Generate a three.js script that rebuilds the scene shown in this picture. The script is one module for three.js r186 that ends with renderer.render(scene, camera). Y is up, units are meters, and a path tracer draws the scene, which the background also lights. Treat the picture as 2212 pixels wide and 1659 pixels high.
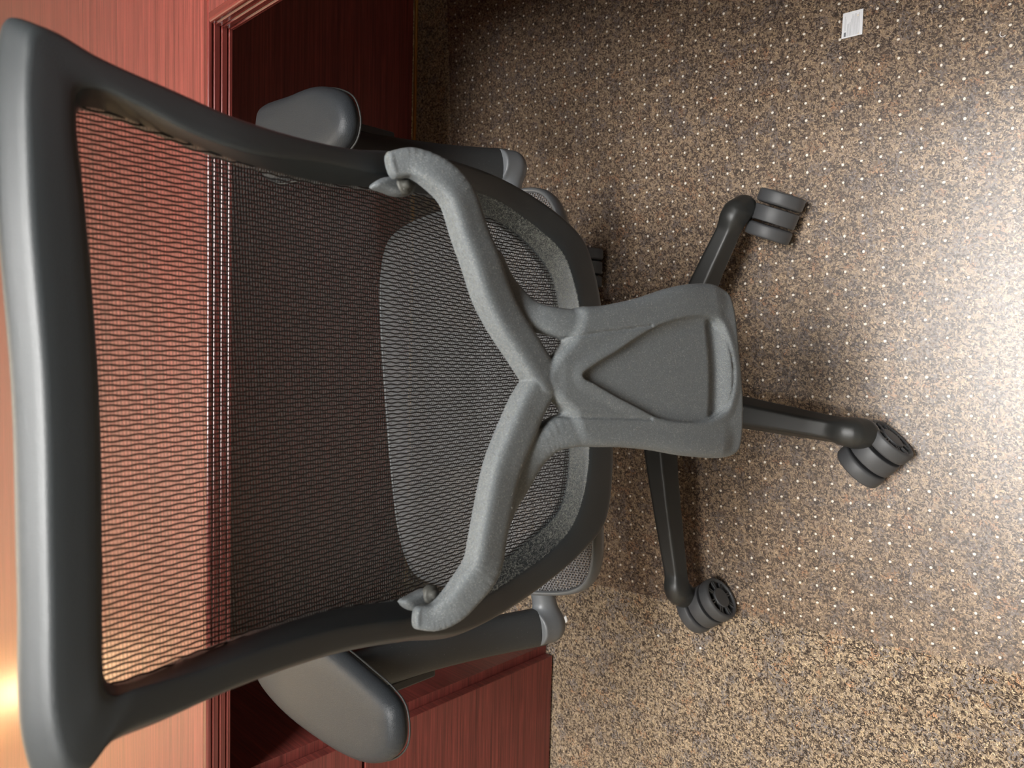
import * as THREE from 'three';
import { RectAreaLightUniformsLib } from 'three/addons/lights/RectAreaLightUniformsLib.js';
import { RoundedBoxGeometry } from 'three/addons/geometries/RoundedBoxGeometry.js';
import { mergeGeometries } from 'three/addons/utils/BufferGeometryUtils.js';

// ---------------------------------------------------------------- camera, light, exposure
const EYE = 1.16, PITCH = 0.798818, ROLL = 0.033091, FOCAL_PX = 1592.18;
const scene = new THREE.Scene();
scene.background = new THREE.Color(0x000000);
const camera = new THREE.PerspectiveCamera(2 * Math.atan(829.5 / FOCAL_PX) * 180 / Math.PI, 2212 / 1659, 0.05, 30);
{ // the photograph was taken with the phone turned a quarter: the place's up points to the picture's left
  const fwd = new THREE.Vector3(0, -Math.sin(PITCH), -Math.cos(PITCH)), up = new THREE.Vector3(0, Math.cos(PITCH), -Math.sin(PITCH)), right = new THREE.Vector3(1, 0, 0);
  const c = Math.cos(ROLL), s = Math.sin(ROLL);
  const r2 = right.clone().multiplyScalar(c).addScaledVector(up, -s), u2 = up.clone().multiplyScalar(c).addScaledVector(right, s);
  camera.matrixAutoUpdate = true;
  camera.position.set(0, EYE, 0);
  camera.quaternion.setFromRotationMatrix(new THREE.Matrix4().makeBasis(u2.clone().negate(), r2, fwd.clone().negate()));
  camera.focus = 0.95; camera.userData.fStop = 7.5;
}
const renderer = new THREE.WebGLRenderer({ antialias: true });
renderer.toneMapping = THREE.LinearToneMapping;
renderer.toneMappingExposure = 1.38;
renderer.shadowMap.enabled = true;
RectAreaLightUniformsLib.init();
const CEILING = 2.6;
// ceiling troffers: x, z, radiance, colour, label
const TROFFERS = [
  [0.12, -0.22, 19, [1.0, 0.985, 0.96], 'cool white ceiling panel light straight above the office chair'],
  [-0.35, -2.75, 8.5, [1.0, 0.90, 0.76], 'warm white ceiling panel light beyond the desk, by the far wall'],
];
// ---------------------------------------------------------------- helpers
let seed = 12345;
const rnd = () => { seed = (seed + 0x6d2b79f5) | 0; let t = Math.imul(seed ^ (seed >>> 15), 1 | seed); t = (t + Math.imul(t ^ (t >>> 7), 61 | t)) ^ t; return ((t ^ (t >>> 14)) >>> 0) / 4294967296; };
const V = (x, y, z) => new THREE.Vector3(x, y, z);
const clamp = (x, a, b) => Math.min(b, Math.max(a, x));
const smooth = (a, b, x) => { const t = clamp((x - a) / (b - a), 0, 1); return t * t * (3 - 2 * t); };
function table(t, y) { if (y <= t[0][0]) return t[0][1]; for (let i = 1; i < t.length; i++) if (y <= t[i][0]) return t[i - 1][1] + (t[i][1] - t[i - 1][1]) * (y - t[i - 1][0]) / (t[i][0] - t[i - 1][0]); return t[t.length - 1][1]; }
const used = {};
function nameIn(parent, name) { const key = (parent.uuid || '') + name; used[key] = (used[key] ?? -1) + 1; return used[key] ? name + '_' + String(used[key]).padStart(3, '0') : name; }
function part(name, geometry, material, parent = scene, label) {
  const m = new THREE.Mesh(geometry, material); m.name = nameIn(parent, name); m.castShadow = m.receiveShadow = true; parent.add(m);
  if (label) m.userData.label = label;
  return m;
}
function thing(name, label, category, [x, y, z] = [0, 0, 0], turn = 0, group) {
  const o = new THREE.Group(); o.name = nameIn(scene, name); o.position.set(x, y, z); o.rotation.y = turn; o.userData = { label, category }; if (group) o.userData.group = group; scene.add(o); return o;
}
function tag(o, label, category, group) { o.userData.label = label; o.userData.category = category; if (group) o.userData.group = group; return o; }
function struct(name, geometry, material, label) { const o = part(name, geometry, material); o.userData.kind = 'structure'; if (label) o.userData.label = label; return o; }
// uv in metres by the face's dominant direction (non indexed, smooth normals kept)
function metreUV(g) {
  const n = g.index ? g.toNonIndexed() : g.clone(), p = n.attributes.position, uv = new Float32Array(p.count * 2), a = V(), b = V(), c = V();
  if (!n.attributes.normal) n.computeVertexNormals();
  for (let i = 0; i < p.count; i += 3) {
    a.fromBufferAttribute(p, i); b.fromBufferAttribute(p, i + 1).sub(a); c.fromBufferAttribute(p, i + 2).sub(a); b.cross(c);
    const ax = Math.abs(b.x), ay = Math.abs(b.y), az = Math.abs(b.z);
    for (let k = i; k < i + 3; k++) {
      const x = p.getX(k), y = p.getY(k), z = p.getZ(k);
      if (ay >= ax && ay >= az) { uv[k * 2] = x; uv[k * 2 + 1] = z; } else if (az >= ax) { uv[k * 2] = x; uv[k * 2 + 1] = y; } else { uv[k * 2] = z; uv[k * 2 + 1] = y; }
    }
  }
  n.setAttribute('uv', new THREE.BufferAttribute(uv, 2)); return n;
}
const box = (w, h, d, x, y, z, r = 0) => { const g = r ? new RoundedBoxGeometry(w, h, d, 3, r) : new THREE.BoxGeometry(w, h, d); g.translate(x, y, z); return metreUV(g); };
// smooth mesh of a signed distance field (surface nets)
function netMesh(f, lo, hi, cell) {
  const nx = Math.ceil((hi[0] - lo[0]) / cell) + 1, ny = Math.ceil((hi[1] - lo[1]) / cell) + 1, nz = Math.ceil((hi[2] - lo[2]) / cell) + 1;
  const F = new Float32Array(nx * ny * nz), at = (i, j, k) => (k * ny + j) * nx + i;
  for (let k = 0; k < nz; k++) for (let j = 0; j < ny; j++) for (let i = 0; i < nx; i++) F[at(i, j, k)] = f(lo[0] + i * cell, lo[1] + j * cell, lo[2] + k * cell);
  const id = new Int32Array(nx * ny * nz).fill(-1), pos = [], idx = [];
  const E = [[0, 1], [2, 3], [4, 5], [6, 7], [0, 2], [1, 3], [4, 6], [5, 7], [0, 4], [1, 5], [2, 6], [3, 7]];
  const d = new Float32Array(8);
  for (let k = 0; k < nz - 1; k++) for (let j = 0; j < ny - 1; j++) for (let i = 0; i < nx - 1; i++) {
    let m = 0;
    for (let c = 0; c < 8; c++) { d[c] = F[at(i + (c & 1), j + (c >> 1 & 1), k + (c >> 2))]; if (d[c] < 0) m |= 1 << c; }
    if (m === 0 || m === 255) continue;
    let x = 0, y = 0, z = 0, n = 0;
    for (const [a, b] of E) if ((d[a] < 0) !== (d[b] < 0)) { const t = d[a] / (d[a] - d[b]); x += (a & 1) + ((b & 1) - (a & 1)) * t; y += (a >> 1 & 1) + ((b >> 1 & 1) - (a >> 1 & 1)) * t; z += (a >> 2) + ((b >> 2) - (a >> 2)) * t; n++; }
    id[at(i, j, k)] = pos.length / 3; pos.push(lo[0] + (i + x / n) * cell, lo[1] + (j + y / n) * cell, lo[2] + (k + z / n) * cell);
  }
  const quad = (a, b, c, e, flip) => { if (a < 0 || b < 0 || c < 0 || e < 0) return; flip ? idx.push(a, c, b, a, e, c) : idx.push(a, b, c, a, c, e); };
  for (let k = 1; k < nz - 1; k++) for (let j = 1; j < ny - 1; j++) for (let i = 1; i < nx - 1; i++) {
    const s = F[at(i, j, k)] < 0;
    if (s !== (F[at(i + 1, j, k)] < 0)) quad(id[at(i, j - 1, k - 1)], id[at(i, j, k - 1)], id[at(i, j, k)], id[at(i, j - 1, k)], !s);
    if (s !== (F[at(i, j + 1, k)] < 0)) quad(id[at(i - 1, j, k - 1)], id[at(i - 1, j, k)], id[at(i, j, k)], id[at(i, j, k - 1)], !s);
    if (s !== (F[at(i, j, k + 1)] < 0)) quad(id[at(i - 1, j - 1, k)], id[at(i, j - 1, k)], id[at(i, j, k)], id[at(i - 1, j, k)], !s);
  }
  const nor = new Float32Array(pos.length), h = cell * 0.6;
  for (let i = 0; i < pos.length; i += 3) {
    const [x, y, z] = [pos[i], pos[i + 1], pos[i + 2]];
    const gx = f(x + h, y, z) - f(x - h, y, z), gy = f(x, y + h, z) - f(x, y - h, z), gz = f(x, y, z + h) - f(x, y, z - h), l = Math.hypot(gx, gy, gz) || 1;
    nor[i] = gx / l; nor[i + 1] = gy / l; nor[i + 2] = gz / l;
  }
  const g = new THREE.BufferGeometry(); g.setAttribute('position', new THREE.Float32BufferAttribute(pos, 3)); g.setAttribute('normal', new THREE.BufferAttribute(nor, 3)); g.setIndex(idx);
  return metreUV(g);
}
const smin = (a, b, k) => { const h = Math.max(k - Math.abs(a - b), 0) / k; return Math.min(a, b) - h * h * k / 4; };
const smax = (a, b, k) => -smin(-a, -b, k);
// distance to a chain of tapering capsules; points are [x, y, z, r]
function chain(P, x, y, z, pw = 2) {
  let best = 1e9, at = 0, nearest = 1e9;
  for (let i = 1; i < P.length; i++) {
    const a = P[i - 1], b = P[i], dx = b[0] - a[0], dy = b[1] - a[1], dz = b[2] - a[2];
    const t = clamp(((x - a[0]) * dx + (y - a[1]) * dy + (z - a[2]) * dz) / (dx * dx + dy * dy + dz * dz), 0, 1);
    const ex = x - a[0] - dx * t, ey = y - a[1] - dy * t, ez = z - a[2] - dz * t, r = a[3] + (b[3] - a[3]) * t;
    if (pw === 2) { best = Math.min(best, Math.hypot(ex, ey, ez) - r); continue; }
    const e2 = ex * ex + ey * ey + ez * ez; // boxy section: wide across the arm, shallow along z
    if (e2 < nearest) { nearest = e2; best = 0.6 * (Math.pow(Math.pow(Math.hypot(ex, ey) / 0.97, pw) + Math.pow(Math.abs(ez) / 0.62, pw), 1 / pw) - r); }
  }
  return best;
}
const respline = (P, n) => { const q = curve3(P, n), r = curve3(P.map((p, i) => [i, p[3], 0]), n); return q.map((p, i) => [p.x, p.y, p.z, r[i].y]); };
function polyDist(P, x, y) {
  let d = 1e9, s = 1;
  for (let i = 0, j = P.length - 1; i < P.length; j = i++) {
    const ex = P[j][0] - P[i][0], ey = P[j][1] - P[i][1], wx = x - P[i][0], wy = y - P[i][1], t = clamp((wx * ex + wy * ey) / (ex * ex + ey * ey), 0, 1);
    d = Math.min(d, (wx - ex * t) ** 2 + (wy - ey * t) ** 2);
    const c1 = y >= P[i][1], c2 = y < P[j][1], c3 = ex * wy > ey * wx;
    if ((c1 && c2 && c3) || (!c1 && !c2 && !c3)) s = -s;
  }
  return s * Math.sqrt(d);
}
function curve3(P, n, closed = false) { const c = new THREE.CatmullRomCurve3(P.map((p) => V(p[0], p[1], p[2])), closed, 'centripetal'), out = []; for (let i = 0; i < n; i++) out.push(c.getPoint(closed ? i / n : i / (n - 1))); return out; }
function curve2(P, n, closed = true) { return curve3(P.map((p) => [p[0], p[1], 0]), n, closed).map((p) => [p.x, p.y]); }
// skin over rings of points: rings[i][j]; both directions may close
function skin(rings, closedU, closedV) {
  const nu = rings.length, nv = rings[0].length, pos = [], uv = [], idx = [];
  const U = closedU ? nu : nu - 1, W = closedV ? nv : nv - 1;
  let su = 0;
  for (let i = 0; i <= U; i++) {
    const r = rings[i % nu]; if (i) su += r[0].distanceTo(rings[i - 1][0]); let sv = 0;
    for (let j = 0; j <= W; j++) { const p = r[j % nv]; if (j) sv += p.distanceTo(r[j - 1]); pos.push(p.x, p.y, p.z); uv.push(su, sv); }
  }
  for (let i = 0; i < U; i++) for (let j = 0; j < W; j++) { const a = i * (W + 1) + j, b = a + 1, c = a + W + 1, e = c + 1; idx.push(a, c, b, b, c, e); }
  const g = new THREE.BufferGeometry(); g.setAttribute('position', new THREE.Float32BufferAttribute(pos, 3)); g.setAttribute('uv', new THREE.Float32BufferAttribute(uv, 2)); g.setIndex(idx); g.computeVertexNormals();
  const nn = g.attributes.normal, fix = (a, b) => { const v = V(nn.getX(a) + nn.getX(b), nn.getY(a) + nn.getY(b), nn.getZ(a) + nn.getZ(b)).normalize(); nn.setXYZ(a, v.x, v.y, v.z); nn.setXYZ(b, v.x, v.y, v.z); };
  if (closedU) for (let j = 0; j <= W; j++) fix(j, U * (W + 1) + j);
  if (closedV) for (let i = 0; i <= U; i++) fix(i * (W + 1), i * (W + 1) + W);
  return g;
}
const lathe = (P, n = 40) => new THREE.LatheGeometry(P.map((p) => new THREE.Vector2(p[0], p[1])), n);
// ---------------------------------------------------------------- textures
function canvas(w, h) { const c = document.createElement('canvas'); c.width = w; c.height = h; return c; }
function texOf(c, size, srgb = true) { const t = new THREE.CanvasTexture(c); t.wrapS = t.wrapT = THREE.RepeatWrapping; t.magFilter = THREE.LinearFilter; if (srgb) t.colorSpace = THREE.SRGBColorSpace; t.repeat.set(1 / size[0], 1 / size[1]); return t; }
function noise2(nx, ny) { const N = new Float32Array(nx * ny); for (let i = 0; i < N.length; i++) N[i] = rnd(); return (u, v) => { u = (u - Math.floor(u)) * nx; v = (v - Math.floor(v)) * ny; const i = Math.floor(u), j = Math.floor(v), a = u - i, b = v - j, s = a * a * (3 - 2 * a), t = b * b * (3 - 2 * b), i1 = (i + 1) % nx, j1 = (j + 1) % ny, i0 = i % nx, j0 = j % ny; return (N[j0 * nx + i0] * (1 - s) + N[j0 * nx + i1] * s) * (1 - t) + (N[j1 * nx + i0] * (1 - s) + N[j1 * nx + i1] * s) * t; }; }
function pixelTex(w, h, size, fn, srgb = true) {
  const D = new Uint8Array(w * h * 4); const o = [0, 0, 0];
  for (let y = 0; y < h; y++) for (let x = 0; x < w; x++) { fn((x + 0.5) / w, (y + 0.5) / h, o); const k = (y * w + x) * 4; D[k] = clamp(o[0], 0, 255); D[k + 1] = clamp(o[1], 0, 255); D[k + 2] = clamp(o[2], 0, 255); D[k + 3] = 255; }
  const t = new THREE.DataTexture(D, w, h); t.wrapS = t.wrapT = THREE.RepeatWrapping; t.magFilter = THREE.LinearFilter; t.minFilter = THREE.LinearFilter; if (srgb) t.colorSpace = THREE.SRGBColorSpace; t.repeat.set(1 / size[0], 1 / size[1]); t.needsUpdate = true; return t;
}
// carpet: short curled yarn loops in tan, taupe, rust, slate and dark brown
function carpetMaps() {
  const N = 2048, S = 0.6, px = N / S, c = canvas(N, N), h = canvas(N, N), a = c.getContext('2d'), b = h.getContext('2d');
  a.fillStyle = 'rgb(124,108,88)'; a.fillRect(0, 0, N, N); b.fillStyle = 'rgb(0,0,0)'; b.fillRect(0, 0, N, N);
  const rust = noise2(34, 34), slate = noise2(30, 30), dark = noise2(110, 110);
  const tan = [[192, 170, 139], [178, 157, 128], [168, 150, 126], [202, 181, 151], [160, 144, 125], [165, 152, 138]];
  a.lineCap = b.lineCap = 'round';
  for (let i = 0; i < 112000; i++) { const late = i >= 100000;
    const x = rnd() * N, y = rnd() * N, u = x / N, v = y / N, len = (1.7 + 2.8 * rnd()) * 0.001 * px, w = (0.75 + 0.55 * rnd()) * 0.001 * px, ang = 0.65 + (rnd() - 0.5) * 2.6, bend = (rnd() - 0.5) * 1.5 * len;
    const r = rnd(), R = rust(u, v), L = slate(u, v), D = dark(u, v);
    let col = tan[Math.floor(rnd() * 6)];
    if (R > 0.8 && r < 0.36) col = [170 + 14 * rnd(), 138, 106]; else if (L > 0.68 && r < 0.5) col = [128, 123, 122]; else if (D > 0.74 && r < 0.5) col = [82, 71, 62]; else if (r > 0.895) col = [66, 54, 46]; else if (r > 0.84) col = [132, 116, 104];
    if (late) col = [58, 48, 41];
    const k = (late ? 0.7 : 0.94) + 0.3 * rnd(), z = late ? 20 : 70 + 185 * rnd();
    const dx = Math.cos(ang) * len / 2, dy = Math.sin(ang) * len / 2, nx = -Math.sin(ang) * bend, ny = Math.cos(ang) * bend;
    const ox = [0], oy = [0]; if (x < 30) ox.push(N); if (x > N - 30) ox.push(-N); if (y < 30) oy.push(N); if (y > N - 30) oy.push(-N);
    for (const X of ox) for (const Y of oy) {
      const path = (g) => { g.beginPath(); g.moveTo(x + X - dx, y + Y - dy); g.quadraticCurveTo(x + X + nx, y + Y + ny, x + X + dx, y + Y + dy); g.stroke(); };
      a.lineWidth = w + 2; a.strokeStyle = late ? 'rgba(60,50,42,0.5)' : 'rgba(92,77,60,0.38)'; path(a); a.lineWidth = w; a.strokeStyle = `rgb(${col[0] * k | 0},${col[1] * k | 0},${col[2] * k | 0})`; path(a);
      b.lineWidth = w + 2; b.strokeStyle = `rgb(${z * 0.35 | 0},0,0)`; path(b); b.lineWidth = w; b.strokeStyle = `rgb(${z * 0.8 | 0},0,0)`; path(b); b.lineWidth = w * 0.5; b.strokeStyle = `rgb(${z | 0},0,0)`; path(b);
    }
  }
  return { map: texOf(c, [S, S]), bumpMap: texOf(h, [S, S], false) };
}
function woodMap(base, amp, w = 2048, h = 1024, size = [1.4, 0.7]) {
  const a = noise2(6, 700), b = noise2(14, 260), c = noise2(3, 60), d = noise2(40, 420), e = noise2(120, 512);
  return pixelTex(w, h, size, (u, v, o) => { const warp = 0.004 * c(u, v); const t = 0.44 * a(u, v + warp) + 0.28 * b(u, v + warp) + 0.14 * c(u, v) + 0.24 * d(u, v) - 0.55; const pore = e(u, v) > 0.86 && d(u, v) > 0.55 ? -0.14 : 0; const k = 1 + amp * (t * 1.6 + pore); o[0] = base[0] * k; o[1] = base[1] * (k * 1.03 - 0.03); o[2] = base[2] * (k * 0.98 + 0.02); });
}
// settled dust: pale lint specks and tiny fibres on plastic
function dustMap(base, speck, n, S = 0.12, N = 1024) {
  const c = canvas(N, N), g = c.getContext('2d'); g.fillStyle = `rgb(${base})`; g.fillRect(0, 0, N, N); g.lineCap = 'round';
  for (let i = 0; i < n; i++) {
    const x = rnd() * N, y = rnd() * N, k = rnd(), s = speck[0] + (speck[1] - speck[0]) * k * k, al = 0.25 + 0.6 * rnd(); g.strokeStyle = `rgba(${s | 0},${s | 0},${s * 0.985 | 0},${al})`; g.lineWidth = 0.8 + 1.6 * rnd();
    const l = rnd() < 0.75 ? 1 + 2 * rnd() : 6 + 10 * rnd(), an = rnd() * 6.283; g.beginPath(); g.moveTo(x, y); g.quadraticCurveTo(x + Math.cos(an) * l * 0.5 + (rnd() - 0.5) * l, y + Math.sin(an) * l * 0.5, x + Math.cos(an) * l, y + Math.sin(an) * l); g.stroke();
  }
  return texOf(c, [S, S]);
}
const grainTex = (() => { const a = noise2(256, 256), b = noise2(90, 90); return pixelTex(512, 512, [0.05, 0.05], (u, v, o) => { o[0] = o[1] = o[2] = 255 * (0.6 * a(u, v) + 0.4 * b(u, v)); }, false); })();
const carpet = carpetMaps();
const M = {
  carpet: new THREE.MeshStandardMaterial({ ...carpet, bumpScale: 0.0014, roughness: 1 }),
  wall: new THREE.MeshStandardMaterial({ color: 0x45423e, roughness: 0.9 }),
  wallPale: new THREE.MeshStandardMaterial({ color: 0xe2d6be, roughness: 0.9 }),
  ceiling: new THREE.MeshStandardMaterial({ color: 0xa8a49a, roughness: 0.95 }),
  wood: new THREE.MeshPhysicalMaterial({ map: woodMap([110, 53, 48], 0.45), roughness: 0.34, bumpMap: grainTex, bumpScale: 0.00005 }),
  woodEdge: new THREE.MeshPhysicalMaterial({ map: woodMap([92, 41, 37], 0.4, 1024, 512), roughness: 0.22 }),
  frame: new THREE.MeshStandardMaterial({ color: 0x2b2f31, roughness: 0.43, bumpMap: grainTex, bumpScale: 0.00012 }),
  dusty: new THREE.MeshStandardMaterial({ map: dustMap('88,93,96', [100, 235], 17000, 0.075), roughness: 0.7, bumpMap: grainTex, bumpScale: 0.0002 }),
  bracket: new THREE.MeshStandardMaterial({ map: dustMap('92,95,98', [90, 190], 1500), roughness: 0.42 }),
  arm: new THREE.MeshStandardMaterial({ map: dustMap('44,46,47', [60, 190], 900), roughness: 0.5, bumpMap: grainTex, bumpScale: 0.00012 }),
  pad: new THREE.MeshPhysicalMaterial({ specularIntensity: 0.5, map: dustMap('38,41,44', [48, 84], 2600), roughness: 0.38, bumpMap: grainTex, bumpScale: 0.0002 }),
  base: new THREE.MeshStandardMaterial({ color: 0x262726, roughness: 0.42, bumpMap: grainTex, bumpScale: 0.00008 }),
  wheel: new THREE.MeshStandardMaterial({ map: dustMap('62,63,65', [60, 95], 2500), roughness: 0.55 }),
  wheelDark: new THREE.MeshStandardMaterial({ color: 0x2c2d2f, roughness: 0.5 }),
  strand: new THREE.MeshStandardMaterial({ color: 0x1f1a1b, roughness: 0.6 }),
  thread: new THREE.MeshStandardMaterial({ color: 0x5f6466, roughness: 0.55 }),
  seatThread: new THREE.MeshStandardMaterial({ color: 0x77787a, roughness: 0.45 }),
  rim: new THREE.MeshStandardMaterial({ color: 0x4a4c4e, roughness: 0.38 }),
  bolt: new THREE.MeshStandardMaterial({ map: dustMap('70,70,66', [90, 200], 3000), roughness: 0.6, metalness: 0.3 }),
  lint: new THREE.MeshStandardMaterial({ color: 0xb9b9b2, roughness: 1 }),
  mat: new THREE.MeshPhysicalMaterial({ color: 0xf8f6f5, transmission: 1, thickness: 0, roughness: 0.28, ior: 1.5, bumpMap: grainTex, bumpScale: 0.0001 }),
  stud: new THREE.MeshStandardMaterial({ color: 0xdfd9ce, roughness: 0.4 }),
  paper: new THREE.MeshStandardMaterial({ color: 0xe9eaec, roughness: 0.7 }),
  brass: new THREE.MeshStandardMaterial({ color: 0xd9ac62, metalness: 0.9, roughness: 0.35, side: THREE.DoubleSide }),
  steel: new THREE.MeshStandardMaterial({ color: 0x3a3a3a, metalness: 0.6, roughness: 0.4 }),
};
// ---------------------------------------------------------------- room
const X0 = -1.3, X1 = 2.2, Z0 = -3.4, Z1 = 3.2, T = 0.12;
{
  const g = new THREE.BoxGeometry(X1 - X0, 0.1, Z1 - Z0); g.translate((X0 + X1) / 2, -0.05, (Z0 + Z1) / 2);
  struct('floor', metreUV(g), M.carpet, 'speckled tan loop pile office carpet with rust and slate flecks');
  struct('ceiling', box(X1 - X0, 0.1, Z1 - Z0, (X0 + X1) / 2, CEILING + 0.05, (Z0 + Z1) / 2), M.ceiling);
  struct('wall_back', box(X1 - X0 + 2 * T, CEILING + 0.2, T, (X0 + X1) / 2, CEILING / 2, Z0 - T / 2), M.wallPale);
  struct('wall_front', box(X1 - X0 + 2 * T, CEILING + 0.2, T, (X0 + X1) / 2, CEILING / 2, Z1 + T / 2), M.wall);
  struct('wall_left', box(T, CEILING + 0.2, Z1 - Z0, X0 - T / 2, CEILING / 2, (Z0 + Z1) / 2), M.wallPale);
  struct('wall_right', box(T, CEILING + 0.2, Z1 - Z0, X1 + T / 2, CEILING / 2, (Z0 + Z1) / 2), M.wall);
}
for (const [x, z, power, col, label] of TROFFERS) {
  const t = thing('ceiling_light', label, 'ceiling light', [x, CEILING, z]);
  const c = new THREE.Color(...col), w = 1.16, d = 0.56;
  const fr = [box(1.22, 0.03, 0.03, 0, -0.012, 0.295), box(1.22, 0.03, 0.03, 0, -0.012, -0.295), box(0.03, 0.03, 0.56, 0.595, -0.012, 0), box(0.03, 0.03, 0.56, -0.595, -0.012, 0)];
  part('light_frame', mergeGeometries(fr), M.ceiling, t);
  part('light_diffuser', box(w, 0.006, d, 0, -0.008, 0), new THREE.MeshStandardMaterial({ color: 0xffffff, emissive: c, emissiveIntensity: power, roughness: 0.6 }), t);
  const l = new THREE.RectAreaLight(c, power, w, d); l.position.set(0, -0.014, 0); l.rotation.x = -Math.PI / 2; l.castShadow = true; t.add(l); l.name = 'panel_glow';
}

{ // a warm standing lamp beyond the desk: the photograph shows its golden reflection in the desk top
  const t = thing('floor_lamp', 'brass floor lamp with a glowing golden drum shade standing beyond the desk', 'floor lamp', [-0.98, 0, -2.95]);
  part('lamp_base', lathe([[0, 0.03], [0.05, 0.028], [0.13, 0.014], [0.14, 0.004], [0.14, 0]], 32), M.steel, t);
  part('lamp_pole', lathe([[0, 1.0], [0.011, 1.0], [0.011, 0.02], [0, 0.02]], 16), M.steel, t);
  const c = new THREE.Color(1.0, 0.70, 0.36), sh = new THREE.MeshStandardMaterial({ color: 0xf0d9a8, emissive: c, emissiveIntensity: 0.5, roughness: 0.9 });
  part('lamp_shade', lathe([[0.158, 1.18], [0.162, 1.18], [0.182, 0.86], [0.178, 0.86], [0.158, 1.18]], 40), sh, t);
  const bulb = part('lamp_bulb', new THREE.SphereGeometry(0.03, 20, 14), new THREE.MeshStandardMaterial({ color: 0xffffff, emissive: c, emissiveIntensity: 4 }), t); bulb.position.y = 1.03;
  const l = new THREE.PointLight(c, 0.35); l.position.y = 1.03; l.castShadow = true; l.shadow.radius = 1.4; l.name = 'bulb_glow'; t.add(l);
}
// ---------------------------------------------------------------- desk
const DESK_TURN = -4.62 * Math.PI / 180, DESK_AT = [0, 0, -0.9825], TOP = 0.737, THICK = 0.034;
// reeded edge strip: profile in (out, up), three grooves with an upward facing lower flank
function edgeProfile() {
  const P = [[-0.012, TOP - 0.0002], [-0.0034, TOP - 0.0002], [-0.0018, TOP - 0.0007], [-0.0006, TOP - 0.0018], [0, TOP - 0.0034]];
  for (const y of [0.0082, 0.0183, 0.0283]) P.push([0, TOP - y + 0.0024], [-0.0024, TOP - y + 0.0022], [-0.0026, TOP - y + 0.0012], [0.0002, TOP - y - 0.0012], [0.0002, TOP - y - 0.0020], [0, TOP - y - 0.0026]);
  P.push([0, TOP - THICK + 0.001], [-0.001, TOP - THICK], [-0.012, TOP - THICK]);
  return P;
}
// along x from a to b, outward +z
function edgeStrip(a, b) {
  const P = edgeProfile(), sh = new THREE.Shape(P.map((p) => new THREE.Vector2(p[0], p[1])));
  const g = new THREE.ExtrudeGeometry(sh, { depth: b - a, bevelEnabled: false, steps: 1 }); // shape x -> out, extrude z -> along
  g.applyMatrix4(new THREE.Matrix4().makeBasis(V(0, 0, 1), V(0, 1, 0), V(-1, 0, 0))); g.translate(b, 0, 0); return metreUV(g);
}
{
  const L = -1.13, R = 1.55, D = 1.35;
  const t = thing('desk_worktop', 'long reddish mahogany desk top with a reeded front edge, running behind the office chair', 'desk', DESK_AT, DESK_TURN);
  part('tabletop', box(R - L, THICK, D, (L + R) / 2, TOP - THICK / 2, -0.012 - D / 2), M.wood, t);
  part('edge_strip', edgeStrip(L, R), M.woodEdge, t, 'dark reddish edge strip with three thin shining grooves');
  const r = thing('return_worktop', 'short mahogany return worktop with a reeded edge, butting against the long desk top at right', 'desk', DESK_AT, DESK_TURN);
  const rx = 0.4855, rl = 1.25, rw = 0.6;
  part('tabletop', box(rw, THICK, rl, rx + 0.012 + rw / 2, TOP - THICK / 2, 0.003 + rl / 2), M.wood, r);
  const es = edgeStrip(0, rl); es.rotateY(-Math.PI / 2); es.translate(rx, 0, 0.003);
  part('edge_strip', es, M.woodEdge, r);
  part('end_panel', box(rw - 0.06, TOP - THICK - 0.001, 0.03, rx + 0.06 + rw / 2, (TOP - THICK - 0.001) / 2, rl - 0.04), M.wood, r);
  part('side_panel', box(0.03, TOP - THICK - 0.001, rl - 0.1, rx + rw - 0.02, (TOP - THICK - 0.001) / 2, rl / 2), M.wood, r);
  const m = thing('modesty_panel', 'mahogany modesty panel closing the kneehole under the long desk top', 'panel', DESK_AT, DESK_TURN);
  part('panel_board', box(R + 0.555 - 0.04, TOP - THICK - 0.012, 0.022, (R - 0.555 - 0.04) / 2, (TOP - THICK + 0.009) / 2, -0.516), M.wood, m);
  const trim = new THREE.CylinderGeometry(0.0055, 0.0055, R + 0.5, 12, 1, false, -0.1, 1.8); trim.rotateZ(Math.PI / 2); trim.translate((R - 0.56) / 2, 0.0005, -0.5055);
  part('floor_trim', metreUV(trim), M.brass, m, 'thin golden trim strip along the foot of the panel');
  part('foot', box(0.03, 0.0085, 0.022, R - 0.2, 0.00425, -0.516), M.wood, m); part('foot', box(0.03, 0.0085, 0.022, -0.4, 0.00425, -0.516), M.wood, m);
  // drawer pedestal at the left
  const p = thing('drawer_pedestal', 'mahogany drawer pedestal standing under the left end of the long desk top', 'drawers', DESK_AT, DESK_TURN);
  const px = -0.575, pw = 0.42, ph = TOP - THICK - 0.002, pd = 0.5;
  const cx = px - pw / 2;
  part('cabinet_body', mergeGeometries([box(0.018, ph, pd, px + 0.006, ph / 2, -0.026 - pd / 2), box(0.018, ph, pd, px - pw - 0.006, ph / 2, -0.026 - pd / 2), box(pw - 0.006, 0.018, pd, cx, ph - 0.009, -0.026 - pd / 2), box(pw - 0.006, 0.018, pd, cx, 0.02, -0.026 - pd / 2), box(pw - 0.006, ph - 0.04, 0.012, cx, ph / 2, -0.02 - pd)]), M.wood, p);
  part('drawer_front', box(pw, 0.4725 - 0.006, 0.019, cx, 0.006 + (0.4725 - 0.006) / 2, -0.0125, 0.0012), M.wood, p);
  part('drawer_front', box(pw, ph - 0.004 - 0.4785, 0.019, cx, (ph - 0.004 + 0.4785) / 2, -0.0125, 0.0012), M.wood, p);
}
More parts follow.
